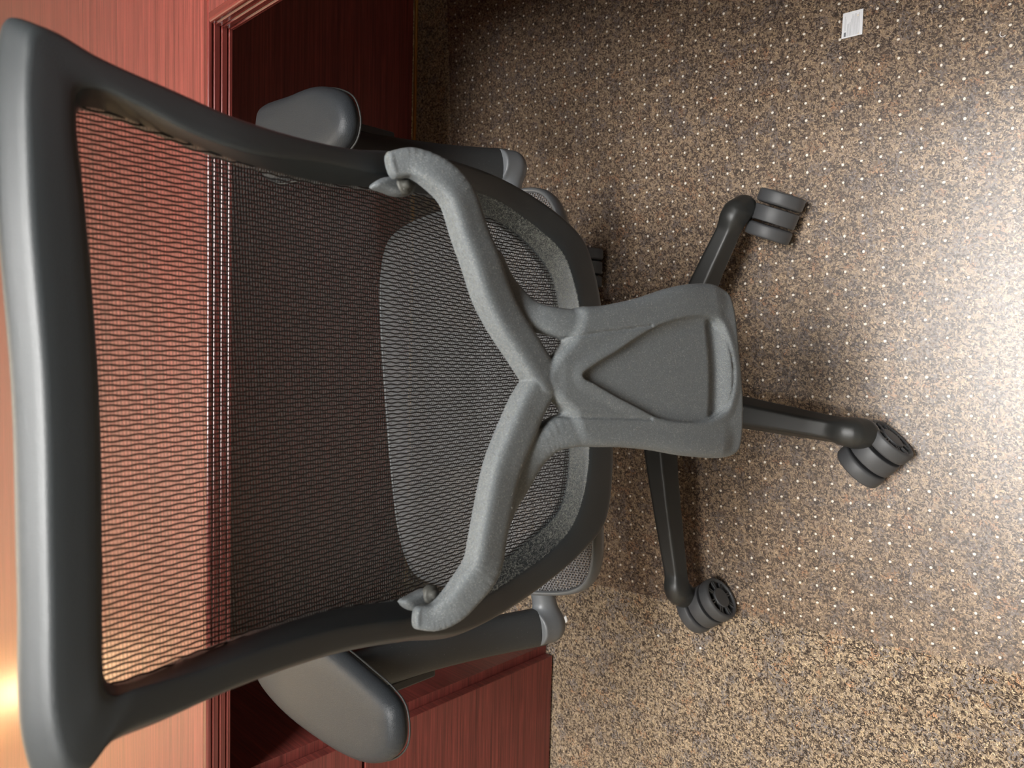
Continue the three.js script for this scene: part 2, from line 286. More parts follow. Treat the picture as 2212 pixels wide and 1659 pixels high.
// ---------------------------------------------------------------- chair mat on the carpet
{
  const t = thing('chair_mat', 'clear plastic chair mat with rows of small raised studs, under the office chair', 'chair mat', [0, 0, 0]);
  const x0 = -0.405, x1 = 0.95, z0 = -1.3, z1 = 0.12, th = 0.0025;
  part('mat_sheet', box(x1 - x0, th, z1 - z0, (x0 + x1) / 2, 0.0006 + th / 2, (z0 + z1) / 2, 0.0011), M.mat, t);
  const a = 0.00966584, s = 0.0232776661 * EYE, ox = -0.472968, oy = -0.370856, P = [];
  for (let i = -60; i < 60; i++) for (let j = -60; j < 60; j++) {
    const u = (i + ox) * s, v = (j + oy) * s, x = u * Math.cos(a) - v * Math.sin(a), z = u * Math.sin(a) + v * Math.cos(a);
    if (x > x0 + 0.016 && x < x1 - 0.016 && z > z0 + 0.016 && z < z1 - 0.016) P.push([x, z]);
  }
  const g = new THREE.SphereGeometry(0.0021, 10, 5, 0, 6.2832, 0, Math.PI / 2); g.scale(1, 0.5, 1);
  const im = new THREE.InstancedMesh(g, M.stud, P.length), m4 = new THREE.Matrix4();
  P.forEach(([x, z], i) => im.setMatrixAt(i, m4.makeScale(0.8 + 0.3 * rnd(), 1, 0.8 + 0.3 * rnd()).setPosition(x, 0.003, z)));
  im.name = 'stud'; im.userData.kind = 'stuff'; im.castShadow = im.receiveShadow = true; t.add(im);
}
// ---------------------------------------------------------------- office chair
const FRAME_OUTER = [[-0,1.0560,.204],[.1158,1.0585,.204],[.2054,1.0546,.204],[.2279,1.0491,.204],[.229,1.0391,.204],[.2184,1.0123,.2042],[.2093,.966,.2055],[.1981,.9126,.2066],[.1957,.8287,.2022],[.2075,.7665,.196],[.2227,.6855,.1778],[.2196,.5835,.1645],[.1908,.5095,.1722],[.1641,.4747,.174],[.1128,.458,.174],[.0684,.4544,.174],[-.0424,.455,.174],[-.0969,.4584,.174],[-.1641,.4807,.174],[-.1921,.5207,.1676],[-.2264,.5999,.1522],[-.2355,.7058,.1612],[-.2205,.7737,.1731],[-.2083,.8502,.1838],[-.2059,.9367,.1948],[-.2094,.9854,.2001],[-.2125,1.0226,.204],[-.229,1.0391,.204],[-.2279,1.0491,.204],[-.1973,1.0587,.204],[-.1047,1.0580,.204]];
const FRAME_RIDGE = [[0,1.0161,.2208],[.1119,1.0182,.221],[.165,1.0209,.221],[.1851,1.0176,.221],[.1895,1.0064,.2213],[.1848,.9838,.2217],[.1734,.9492,.2221],[.1682,.9104,.2226],[.174,.843,.2191],[.1768,.7856,.215],[.1889,.7062,.1981],[.1886,.6172,.1822],[.1641,.5505,.1809],[.143,.5258,.1857],[.1063,.5127,.1882],[.0642,.5087,.189],[-.0401,.5117,.1879],[-.0916,.5144,.187],[-.143,.5326,.1815],[-.1698,.5552,.1744],[-.1979,.6352,.169],[-.2054,.7184,.1817],[-.1942,.7865,.1931],[-.1832,.8603,.2034],[-.1801,.9218,.211],[-.1808,.9682,.2157],[-.1792,1.0028,.2193],[-.179,1.0161,.2206],[-.1738,1.0214,.221],[-.1576,1.0221,.221],[-.1072,1.0198,.221]];
const FRAME_INNER = [[0,1.0091,.1976],[.119,1.0114,.198],[.1747,1.0137,.1981],[.1841,1.0120,.1982],[.1865,.9999,.1984],[.1827,.9761,.1988],[.1752,.9394,.1993],[.1689,.8992,.1997],[.1685,.8316,.195],[.1753,.7721,.1894],[.1858,.6895,.1711],[.1816,.6193,.159],[.1666,.5652,.1563],[.1396,.5331,.1611],[.1157,.5193,.1638],[.0677,.515,.1646],[-.0385,.5153,.164],[-.0908,.5184,.1629],[-.1383,.5337,.1582],[-.1619,.5645,.1499],[-.1849,.6281,.1466],[-.1949,.711,.1579],[-.186,.7723,.1688],[-.1759,.8443,.1786],[-.1748,.9093,.1869],[-.1777,.9581,.1918],[-.1808,.9948,.1954],[-.1797,1.0087,.1969],[-.175,1.0144,.1974],[-.1635,1.0154,.1976],[-.1106,1.0129,.1974]];
const ARM_R = [[.1787,.7913,.2327,.0115],[.1815,.7763,.2383,.0127],[.1728,.7567,.2454,.0157],[.1577,.7415,.2504,.0171],[.1228,.7301,.2525,.0177],[.1007,.722,.2541,.0185],[.0726,.7128,.2551,.0188],[.0481,.7,.2571,.0183],[.0259,.6849,.2599,.0181],[.0099,.6743,.2618,.0179],[-.002,.6653,.2635,.0167]];
const ARM_L = [[-.1919,.7844,.2124,.0097],[-.1938,.7711,.2169,.0117],[-.1881,.7572,.2221,.0145],[-.176,.7436,.2276,.0163],[-.1599,.7301,.2335,.0176],[-.134,.7234,.2376,.0176],[-.106,.7165,.2417,.0177],[-.0773,.7079,.246,.0179],[-.0421,.6904,.2534,.0181],[-.0247,.6811,.2573,.0176],[-.0029,.6653,.2634,.0167]];
const LIMB_R = [[.1041,.7011,.2478,.0128],[.0877,.6934,.2499,.012],[.0718,.6837,.2536,.0129],[.0564,.669,.2598,.0135],[.0501,.6509,.2666,.0141],[.0467,.6255,.2727,.0153],[.0476,.5928,.2803,.0161],[.0552,.5445,.2905,.0173],[.0684,.4852,.3032,.0186],[.071,.4414,.311,.0182]];
const LIMB_L = [[-.135,.7029,.2303,.0085],[-.1115,.6947,.2352,.0107],[-.0937,.6854,.241,.0129],[-.0678,.671,.2499,.0152],[-.0539,.654,.2577,.0162],[-.0507,.6306,.2639,.017],[-.0521,.5962,.272,.0161],[-.0576,.549,.2814,.0172],[-.0684,.485,.2941,.0185],[-.0737,.4385,.3025,.0181]];
const SHIELD = [[-.0023,.6686],[.0152,.6576],[.0283,.6416],[.0333,.6362],[.0512,.6265],[.0603,.6229],[.0625,.5977],[.0712,.5472],[.0832,.5023],[.0899,.4628],[.0899,.4353],[.0825,.4163],[.0685,.4111],[.0167,.4104],[-.0154,.4078],[-.0476,.4052],[-.0797,.4049],[-.0911,.4079],[-.096,.4202],[-.095,.4406],[-.086,.4929],[-.076,.5339],[-.0697,.5738],[-.0653,.6137],[-.0579,.6298],[-.0372,.6373],[-.0313,.6435],[-.0208,.6568]];
const RECESS = [[-.0018,.6303],[.0081,.6147],[.0197,.5876],[.0337,.5586],[.0452,.5288],[.054,.4862],[.0548,.4554],[.0495,.4405],[.0265,.4294],[-.0067,.4239],[-.0301,.4282],[-.0456,.4364],[-.0543,.4612],[-.0541,.4914],[-.047,.5327],[-.0351,.5612],[-.0188,.5975],[-.0097,.6152]];
const SEAM_R = [[.0308,.6489],[.0341,.6394],[.0378,.6066],[.0409,.5717],[.0446,.5423]], SEAM_L = [[-.0366,.6501],[-.0386,.639],[-.0414,.6092],[-.0442,.5749],[-.0471,.546]];
const TAB_R = [[.1622,.8055],[.1714,.7941],[.1748,.7731],[.1709,.7612],[.162,.766],[.158,.7804],[.1596,.7937]], TAB_L = [[-.1777,.7935],[-.1873,.7844],[-.1907,.7672],[-.186,.7552],[-.1775,.7588],[-.1726,.7685],[-.1746,.782]];
const SCREW_R = [.166,.7768,.2251], SCREW_L = [-.177,.7674,.2073];
const PAD_TOP = 0.712, PAD_L = [[-0.348, -0.251], [-0.3588, -0.2409], [-0.3731, -0.2116], [-0.3871, -0.1639], [-0.3975, -0.0972], [-0.4013, -0.0514], [-0.399, -0.0055], [-0.3863, 0.0319], [-0.3664, 0.0537], [-0.3418, 0.0584], [-0.325, 0.0533], [-0.3126, 0.0344], [-0.299, -0.0035], [-0.2838, -0.0526], [-0.277, -0.09], [-0.277, -0.15], [-0.285, -0.21], [-0.305, -0.252]], PAD_R = [[0.379, -0.1491], [0.3854, -0.1383], [0.3751, -0.0707], [0.3656, -0.0177], [0.3485, 0.0214], [0.3304, 0.0432], [0.304, 0.0507], [0.2871, 0.0432], [0.279, 0.0284], [0.272, -0.02], [0.277, -0.09], [0.295, -0.148], [0.34, -0.16]];
const POST = [[0.3341, 0.385, -0.0297], [0.3302, 0.47, -0.0538], [0.3228, 0.57, -0.0609], [0.3228, 0.62, -0.0662], [0.3208, 0.69, -0.0702]];
const CRUMBS = [[-0.4894, -0.9937, 0.0035, 0.004, "white grain on the carpet between the chair and the drawer pedestal", 1.6], [-0.4754, -0.7704, 0.002, 0.0022, "tiny white speck on the bare carpet left of the left caster", 1], [-0.4789, -0.6832, 0.002, 0.002, "tiny white speck on the bare carpet beyond the mat edge", 1], [0.6947, -1.2194, 0.0045, 0.0022, "tiny pale pink speck on the mat in the shade of the return", 1]];
const THREAD = [[0.4431, -0.2052], [0.4386, -0.2064], [0.4351, -0.2034], [0.4364, -0.2002]];
// in the chair's own axes: x to the photograph's upright right, y up, z towards the viewer (the back of the chair)
const CHAIR_AT = [-0.012, 0, -0.706], CHAIR_TURN = 3.9 * Math.PI / 180;
const chair = thing('office_chair', 'dusty black mesh back office chair on five castered legs, in front of the desk', 'office chair', CHAIR_AT, CHAIR_TURN);
const backDepth = (x, y) => table([[0.50, 0.192], [0.56, 0.177], [0.64, 0.177], [0.78, 0.205], [0.90, 0.217], [1.02, 0.222], [1.06, 0.222]], y) + table([[0.5, 0], [0.6, 0.03], [0.79, 0.06], [0.9, 0.04], [1.02, 0]], y) * x;
const yokeDepth = (x, y) => table([[0.40, 0.319], [0.65, 0.268], [0.72, 0.248], [0.79, 0.222]], y) + table([[0.41, 0.06], [0.63, 0.08], [0.79, 0.06]], y) * x;
{ // back frame: one ring of moulded plastic
  const N = 360, O = curve3(FRAME_OUTER, N, true), G = curve3(FRAME_RIDGE, N, true), I = curve3(FRAME_INNER, N, true), rings = [];
  for (let i = 0; i < N; i++) {
    const o = O[i], g = G[i], m = I[i], at = (t, z) => { const p = o.clone().lerp(g, t); const z0 = o.z + 0.018 + (g.z + 0.001 - o.z - 0.018) * t; return p.setZ(z0 + z); };
    const inn = m.clone().lerp(g, 0.5); inn.z = (m.z + g.z) / 2;
    const front = o.clone().lerp(m, 0.12); front.z = o.z - 0.010; const mid = o.clone().lerp(m, 0.5); mid.z = (o.z + m.z) / 2 - 0.012; const lip = m.clone(); lip.z -= 0.009;
    rings.push([at(0, -0.0235), at(0.004, -0.0190), at(0.035, -0.0158), at(0.10, -0.0116), at(0.18, -0.0066), at(0.245, -0.0030), at(0.30, -0.0011), at(0.38, -0.0003), at(0.54, -0.0001), at(0.75, 0), at(0.9, -0.0003), at(0.985, -0.0012), g.clone().setZ(g.z - 0.0016), m.clone().lerp(g, 0.8).setZ(m.z + (g.z - m.z) * 0.78), inn, m, lip, mid, front]);
  }
  part('back_frame', skin(rings, true, true), M.frame, chair);
}
// woven mesh: cords one way, fine threads the other way, clipped by a closed outline
function weave({ outline, point, u0, u1, v0, v1, cord, thread, cordR, threadR, wave, period, over }) {
  const inside = (u, v) => polyDist(outline, u, v) < 0;
  const build = (lines, r, sides) => {
    const pos = [], nor = [], idx = [];
    for (const run of lines) {
      if (run.length < 2) continue;
      const from = pos.length / 3;
      for (let i = 0; i < run.length; i++) {
        const p = run[i], d = run[Math.min(i + 1, run.length - 1)].clone().sub(run[Math.max(i - 1, 0)]).normalize(), s = V(d.y, -d.x, 0); if (s.lengthSq() < 1e-6) s.set(1, 0, 0); s.normalize(); const n = s.clone().cross(d).normalize();
        for (let k = 0; k < sides; k++) { const a = (k + 0.5) / sides * 2 * Math.PI, c = Math.cos(a), e = Math.sin(a); const q = s.clone().multiplyScalar(c).addScaledVector(n, e); pos.push(p.x + q.x * r, p.y + q.y * r, p.z + q.z * r); nor.push(q.x, q.y, q.z); }
      }
      for (let i = 0; i < run.length - 1; i++) for (let k = 0; k < sides; k++) { const a = from + i * sides + k, b = from + i * sides + (k + 1) % sides, c = a + sides, e = b + sides; idx.push(a, c, b, b, c, e); }
    }
    const g = new THREE.BufferGeometry(); g.setAttribute('position', new THREE.Float32BufferAttribute(pos, 3)); g.setAttribute('normal', new THREE.Float32BufferAttribute(nor, 3)); g.setIndex(idx); return g;
  };
  const trace = (n, f) => { const runs = []; let run = []; for (let i = 0; i <= n; i++) { const [u, v, w] = f(i / n); if (inside(u, v)) run.push(point(u, v, w)); else { runs.push(run); run = []; } } runs.push(run); return runs; };
  const cords = [], threads = [], nu = Math.round((u1 - u0) / cord), nv = Math.round((v1 - v0) / thread);
  const cordU = (i, v) => u0 + (i + 0.5) * cord + wave * (i % 2 ? 1 : -1) * Math.sin(v / period * 2 * Math.PI);
  for (let i = 0; i < nu; i++) cords.push(...trace(Math.round((v1 - v0) / (period / 8)), (t) => { const v = v0 + (v1 - v0) * t; return [cordU(i, v), v, 0]; }));
  for (let j = 0; j < nv; j++) { const v = v0 + (j + 0.5) * thread; threads.push(...trace(nu * 2, (t) => { const k = t * nu * 2, u = u0 + (u1 - u0) * t; return [u, v, over * Math.cos((k - 1) * Math.PI / 2 + j * Math.PI)]; })); }
  return [build(cords, cordR, 5), build(threads, threadR, 4)];
}
{
  const c = V(); const grow = FRAME_INNER.map(([x, y]) => { const l = Math.hypot(x, y - 0.77); return [x * (1 + 0.004 / l), 0.77 + (y - 0.77) * (1 + 0.004 / l)]; });
  const [g1, g2] = weave({ outline: curve2(grow, 120), point: (u, v, w) => V(u, v, backDepth(u, v) - 0.0265 + w), u0: -0.2, u1: 0.2, v0: 0.5, v1: 1.03, cord: 0.00325, thread: 0.0023, cordR: 0.00068, threadR: 0.00024, wave: 0.00045, period: 0.0161, over: 0.00025 });
  const a = part('back_mesh', g1, M.strand, chair, 'woven black back mesh of wavy cords'); a.userData.kind = 'stuff';
  const b = part('back_mesh_thread', g2, M.thread, chair, 'fine grey cross threads of the back mesh'); b.userData.kind = 'stuff';
}
// ---- back support: two arms crossing in an X, two lower limbs and a shield with a tear shaped recess
let yokeGeometry;
{
  const S = curve2(SHIELD, 90), R = curve2(RECESS, 80);
  const yb = Math.min(...R.map((p) => p[1]));
  const AR = respline(ARM_R, 40), AL = respline(ARM_L, 40), LR = respline(LIMB_R, 36), LL = respline(LIMB_L, 36);
  const seam = (P, x, y) => { let d = 1; for (let i = 1; i < P.length; i++) { const ex = P[i][0] - P[i - 1][0], ey = P[i][1] - P[i - 1][1], wx = x - P[i - 1][0], wy = y - P[i - 1][1], t = clamp((wx * ex + wy * ey) / (ex * ex + ey * ey), 0, 1); d = Math.min(d, Math.hypot(wx - ex * t, wy - ey * t)); } return d; };
  const dusty = (x, y, z) => {
    const far = Math.abs(z - yokeDepth(x, y)) - 0.034; if (far > 0) return far * 0.5 + 0.002;
    const cut = (P) => ((x - P[0][0]) * (P[0][0] - P[1][0]) + (y - P[0][1]) * (P[0][1] - P[1][1]) + (z - P[0][2]) * (P[0][2] - P[1][2])) / Math.hypot(P[0][0] - P[1][0], P[0][1] - P[1][1], P[0][2] - P[1][2]) - 0.007;
    const a = Math.min(smax(chain(AR, x, y, z, 4.2), cut(AR), 0.006), smax(chain(AL, x, y, z, 4.2), cut(AL), 0.006));
    let d = a, w = 1e9;
    if (y < 0.73) w = Math.min(chain(LR, x, y, z, 2.8), chain(LL, x, y, z, 2.8));
    if (y < 0.69) {
      const p = polyDist(S, x, y), curve = 0.9 * x * x, u = z - (yokeDepth(x, y) - curve);
      const q = polyDist(R, x, y), inn = smooth(0.0006, -0.0026, q), foot = y - yb - 0.5 * x * x;
      const deep = (0.0052 + 0.0042 * smooth(0.036, 0.019, foot)) * smooth(0.003, 0.018, foot);
      const line = Math.min(seam(SEAM_R, x, y), seam(SEAM_L, x, y));
      const top = 0.0105 - inn * deep - 0.0013 * Math.exp(-((q / 0.0013) ** 2)) - 0.0013 * Math.exp(-((line / 0.0013) ** 2)) + (q > 0 ? 0.0012 * smooth(0.014, 0.003, q) : 0);
      const h = Math.max(u - top, -u - 0.008), r = 0.006, e = Math.hypot(Math.max(p + r, 0), Math.max(h + r, 0)) + Math.min(Math.max(p + r, h + r), 0) - r;
      w = smin(w, e, 0.006) + 0.0009 * Math.exp(-((line / 0.0013) ** 2)) * (u > 0 ? 1 : 0);
    }
    d = smin(d, w, 0.0025);
    return d;
  };
  yokeGeometry = netMesh(dusty, [-0.225, 0.39, 0.17], [0.215, 0.83, 0.35], 0.002);
  part('back_support', yokeGeometry, M.dusty, chair, 'dust covered grey X shaped back support with a shield at its foot');
  for (const [P, at, s] of [[TAB_R, SCREW_R, 1], [TAB_L, SCREW_L, -1]]) {
    const T2 = curve2(P, 40), zc = at[2] - 0.006;
    const slab = (x, y, z) => { const p = polyDist(T2, x, y), h = Math.abs(z - zc + 0.25 * s * (x - at[0])) - 0.0075, r = 0.005; return Math.hypot(Math.max(p + r, 0), Math.max(h + r, 0)) + Math.min(Math.max(p + r, h + r), 0) - r; };
    part('mounting_tab', netMesh(slab, [Math.min(...P.map((q) => q[0])) - 0.006, Math.min(...P.map((q) => q[1])) - 0.006, zc - 0.025], [Math.max(...P.map((q) => q[0])) + 0.006, Math.max(...P.map((q) => q[1])) + 0.006, zc + 0.025], 0.0018), M.dusty, chair);
    const b = lathe([[0, 0.006], [0.0035, 0.006], [0.0038, 0.003], [0.0068, 0.0025], [0.0078, 0.0005], [0.0078, -0.003]], 20); b.rotateX(Math.PI / 2); b.translate(at[0], at[1], zc + 0.0078);
    part('bolt', metreUV(b), M.bolt, chair, 'pale dusty bolt head');
  }
  const bar = []; for (const p of curve3([[0, 0.47, 0.272], [0, 0.43, 0.262], [0, 0.405, 0.225], [0, 0.39, 0.15], [0, 0.385, 0.03]], 24)) { const w = 0.036, h = 0.011, ring = []; for (let k = 0; k < 16; k++) { const a = k / 16 * 2 * Math.PI, c = Math.cos(a), e = Math.sin(a); const f = 1 / Math.pow(Math.abs(c) ** 4 + Math.abs(e) ** 4, 0.25); ring.push(V(w * c * f, p.y + (p.z > 0.24 ? 0 : h * e * f), p.z + (p.z > 0.24 ? h * e * f : 0))); } bar.push(ring); }
  part('recline_bar', skin(bar, false, true), M.frame, chair);
}
// ---- lint lying on what faces up: real fibres, far too many to count
{
  const fibre = new THREE.TubeGeometry(new THREE.CatmullRomCurve3([V(-0.0009, 0, 0), V(-0.0003, 0.00025, 0.0001), V(0.0004, 0.0002, -0.00015), V(0.0010, 0.00005, 0)]), 4, 0.00005, 3);
  const spots = [], p = yokeGeometry.attributes.position, n = yokeGeometry.attributes.normal, a = V(), b = V(), c = V(), q = V();
  for (let i = 0; i < p.count; i += 3) {
    a.fromBufferAttribute(p, i); b.fromBufferAttribute(p, i + 1); c.fromBufferAttribute(p, i + 2); q.fromBufferAttribute(n, i);
    const area = b.clone().sub(a).cross(c.clone().sub(a)).length() / 2; if (q.z < -0.3) continue;
    let k = area * 1e6 * (0.06 + 2.6 * Math.max(0, q.y - 0.4)); while (k > rnd()) { k--; let u = rnd(), v = rnd(); if (u + v > 1) { u = 1 - u; v = 1 - v; } spots.push([a.clone().addScaledVector(b.clone().sub(a), u).addScaledVector(c.clone().sub(a), v), q.clone()]); }
  }
  const N = 300, G = curve3(FRAME_RIDGE, N, true), I = curve3(FRAME_INNER, N, true); // ledge inside the lower frame
  for (let i = 0; i < 30000; i++) { const kk = N * (0.30 + 0.42 * rnd()), k = Math.floor(kk), w = kk - k, k2 = (k + 1) % N, t = rnd(); if (I[k].y > 0.70) continue; const g = G[k].clone().lerp(G[k2], w), m = I[k].clone().lerp(I[k2], w); spots.push([g.lerp(m, t).add(V(0, 0.0006, 0.0006)), V(-Math.sign(I[k].x) * clamp((Math.abs(I[k].x) - 0.1) * 8, 0, 0.8), 1, 0.3).normalize()]); }
  const im = new THREE.InstancedMesh(fibre, M.lint, spots.length), o = new THREE.Object3D(), z = V(0, 1, 0), col = new THREE.Color();
  spots.forEach(([s, nn], i) => { o.position.copy(s); o.quaternion.setFromUnitVectors(z, nn); o.rotateY(rnd() * 6.283); o.scale.setScalar(0.5 + 1.1 * rnd() ** 2); o.updateMatrix(); im.setMatrixAt(i, o.matrix); const g = 0.25 + 0.5 * rnd(); im.setColorAt(i, col.setRGB(g, g, g * 0.97)); });
  im.name = 'lint'; im.userData.kind = 'stuff'; im.userData.label = 'pale grey lint and dust fibres'; im.castShadow = im.receiveShadow = true; chair.add(im);
}
// ---- seat
const SEAT_Y = 0.465;
{
  const half = [[0, 0.158], [0.1, 0.1565], [0.165, 0.1545], [0.195, 0.1515], [0.219, 0.146], [0.238, 0.1365], [0.25, 0.124], [0.257, 0.108], [0.262, 0.085], [0.268, 0.02], [0.274, -0.08], [0.274, -0.15], [0.266, -0.2], [0.244, -0.242], [0.205, -0.268], [0.12, -0.28], [0, -0.283]];
  const loop = [...half, ...half.slice(1, -1).reverse().map(([x, z]) => [-x, z])].map(([x, z]) => [x, z - (0.010 + 0.024 * x) * smooth(-0.1, 0.1, z)]);
  const lift = (x, z) => SEAT_Y - 0.02 * smooth(-0.2, -0.29, z) + 0.0;
  const L = curve2(loop, 260), C = [0, -0.06];
  const rings = L.map(([x, z]) => { const d = Math.hypot(x - C[0], z - C[1]), nx = (x - C[0]) / d, nz = (z - C[1]) / d, y = lift(x, z), at = (o, h) => V(x - nx * o, y + h, z - nz * o); return [at(0, -0.012), at(0.0003, -0.006), at(0.0016, -0.001), at(0.0042, 0.0008), at(0.0068, -0.0008), at(0.008, -0.005), at(0.008, -0.014), at(0.006, -0.020), at(0.002, -0.019)]; });
  part('seat_frame', skin(rings, true, true), M.rim, chair, 'smooth dark grey seat rim');
  const inner = L.filter((_, i) => i % 2 === 0).map(([x, z]) => { const d = Math.hypot(x - C[0], z - C[1]); return [C[0] + (x - C[0]) * (1 - 0.0068 / d), C[1] + (z - C[1]) * (1 - 0.0068 / d)]; });
  const [g1, g2] = weave({ outline: inner, point: (u, v, w) => V(u, lift(u, v) - 0.003 - 0.012 * Math.max(0, 1 - (u / 0.26) ** 2) * Math.max(0, 1 - ((v + 0.06) / 0.22) ** 2) + w, v), u0: -0.28, u1: 0.28, v0: -0.29, v1: 0.16, cord: 0.0030, thread: 0.0024, cordR: 0.0007, threadR: 0.00055, wave: 0.0003, period: 0.014, over: 0.0007 });
  const a = part('seat_mesh', g1, M.strand, chair, 'woven dark seat mesh'); a.userData.kind = 'stuff';
  const b = part('seat_mesh_thread', g2, M.seatThread, chair, 'grey cross threads of the seat mesh'); b.userData.kind = 'stuff';
  part('seat_pan', box(0.2, 0.03, 0.26, 0, 0.424, -0.06, 0.012), M.frame, chair);
  for (const s of [-1, 1]) part('seat_support', box(0.17, 0.016, 0.03, s * 0.18, 0.432, -0.06 + 0.02, 0.006), M.frame, chair);
  part('tilt_mechanism', box(0.12, 0.06, 0.2, -0.008, 0.385, -0.02, 0.014), M.frame, chair);
}
// ---- armrests
for (const s of [-1, 1]) {
  const outline = s < 0 ? PAD_L : PAD_R;
  const P = curve2(outline, 60), py = PAD_TOP;
  const rest = part('armrest_pad', netMesh((x, y, z) => { const p = polyDist(P, x, z), r = 0.0125, h = Math.max(y - py + 0.004 * ((p + 0.03) > 0 ? ((p + 0.03) / 0.03) ** 2 : 0), py - 0.027 - y); return Math.hypot(Math.max(p + r, 0), Math.max(h + r, 0)) + Math.min(Math.max(p + r, h + r), 0) - r; }, [Math.min(...P.map((q) => q[0])) - 0.01, py - 0.035, Math.min(...P.map((q) => q[1])) - 0.01], [Math.max(...P.map((q) => q[0])) + 0.01, py + 0.008, Math.max(...P.map((q) => q[1])) + 0.01], 0.003), M.pad, chair, 'grey soft rounded armrest pad');
  const seam = curve3(P.map(([x, z]) => [x * 1.0, py - 0.0225, z]), 80, true);
  part('pad_edge', new THREE.TubeGeometry(new THREE.CatmullRomCurve3(seam, true), 120, 0.0012, 5, true), M.base, rest);
  // post: flattened tube rising from the bracket to the pad
  const C = curve3(POST.map(([x, y, z]) => [s * x, y, z]), 40), rings = [];
  C.forEach((p, i) => { const t = i / 39, w = 0.0265 - 0.003 * t, d = 0.019, ring = []; for (let k = 0; k < 24; k++) { const a = k / 24 * 2 * Math.PI, c = Math.cos(a), e = Math.sin(a), f = 1 / Math.pow(Math.abs(c) ** 2.6 + Math.abs(e) ** 2.6, 1 / 2.6); ring.push(V(p.x + w * c * f, p.y, p.z + d * e * f)); } rings.push(ring); });
  part('arm_post', skin(rings, false, true), M.arm, chair);
  const b = POST[0], k0 = [s * b[0], b[1], b[2]];
  const bracket = netMesh((x, y, z) => { const a = chain([[k0[0], k0[1] + 0.016, k0[2] - 0.001, 0.0245], [k0[0] + s * 0.001, k0[1] - 0.012, k0[2] + 0.004, 0.0235]], x, y, z); const c = chain([[k0[0], k0[1] - 0.014, k0[2] + 0.002, 0.0185], [k0[0] - s * 0.06, k0[1] - 0.006, k0[2] + 0.001, 0.0165], [k0[0] - s * 0.12, k0[1] + 0.012, k0[2] + 0.0, 0.015]], x, y, z); return smax(smin(a, c, 0.012), y - (k0[1] + 0.014), 0.002); }, [Math.min(k0[0], k0[0] - s * 0.15) - 0.03, k0[1] - 0.06, k0[2] - 0.045], [Math.max(k0[0], k0[0] - s * 0.15) + 0.03, k0[1] + 0.03, k0[2] + 0.045], 0.003);
  part('arm_bracket', bracket, M.bracket, chair, 'grey elbow bracket joining the arm post to the seat');
  const h = C[22]; part('height_button', box(0.012, 0.075, 0.022, h.x + s * 0.0285, h.y + 0.012, h.z - 0.006, 0.003), M.arm, chair);
}
// ---- gas lift and five star base
const HUB = V(-0.016, 0, -0.002);
{
  const col = lathe([[0, 0.36], [0.014, 0.36], [0.014, 0.24], [0.0245, 0.235], [0.0245, 0.115], [0.03, 0.112], [0.03, 0.06], [0, 0.06]], 28); col.translate(HUB.x, 0, HUB.z); part('gas_lift', col, M.steel, chair);
  const hub = lathe([[0.0246, 0.118], [0.036, 0.118], [0.042, 0.112], [0.044, 0.09], [0.042, 0.066], [0.0246, 0.064]], 32); hub.translate(HUB.x, 0, HUB.z); part('base_hub', hub, M.base, chair);
}
const wheelGeo = (() => {
  const tread = lathe([[0.0085, -0.0085], [0.0255, -0.0085], [0.0285, -0.0075], [0.0298, -0.005], [0.03, 0.002], [0.0296, 0.0075], [0.0285, 0.0095], [0.0262, 0.0100], [0.0248, 0.0094], [0.0240, 0.0035], [0.0085, 0.0030]], 44);
  const disc = lathe([[0.0, 0.0104], [0.0125, 0.0104], [0.0142, 0.0096], [0.0146, 0.003]], 28);
  const ribs = []; for (let k = 0; k < 8; k++) { for (const o of [-0.09, 0.09]) { const r = new THREE.BoxGeometry(0.011, 0.006, 0.0016); r.translate(0.019, 0.0058, 0); r.rotateY(k / 8 * 6.2832 + o); ribs.push(r); } }
  const g = mergeGeometries([metreUV(tread), metreUV(disc), ...ribs.map(metreUV)]); g.rotateX(Math.PI / 2); return g; // axle along z, face to +z
})();
const hoodGeo = (() => { const g = lathe([[0, -0.0105], [0.0275, -0.0105], [0.0292, -0.0092], [0.0294, 0], [0.0292, 0.0092], [0.0275, 0.0105], [0, 0.0105]], 40); g.rotateX(Math.PI / 2); return metreUV(g); })();
const LEGS = [ // tip (x, z), caster middle (x, z), axle direction (x, z); the last two stand mostly hidden
  [[0.2617, 0.1783], [0.2467, 0.2186], [0.0486, 0.0278]], [[-0.0965, 0.3224], [-0.1287, 0.3296], [0.0456, 0.0567]], [[-0.3534, 0.0063], [-0.3793, 0.0329], [0.0346, 0.061]],
  [[-0.125, -0.318], [-0.15, -0.29], [0.05, 0.03]], [[0.251, -0.203], [0.243, -0.165], [0.06, 0.01]],
];
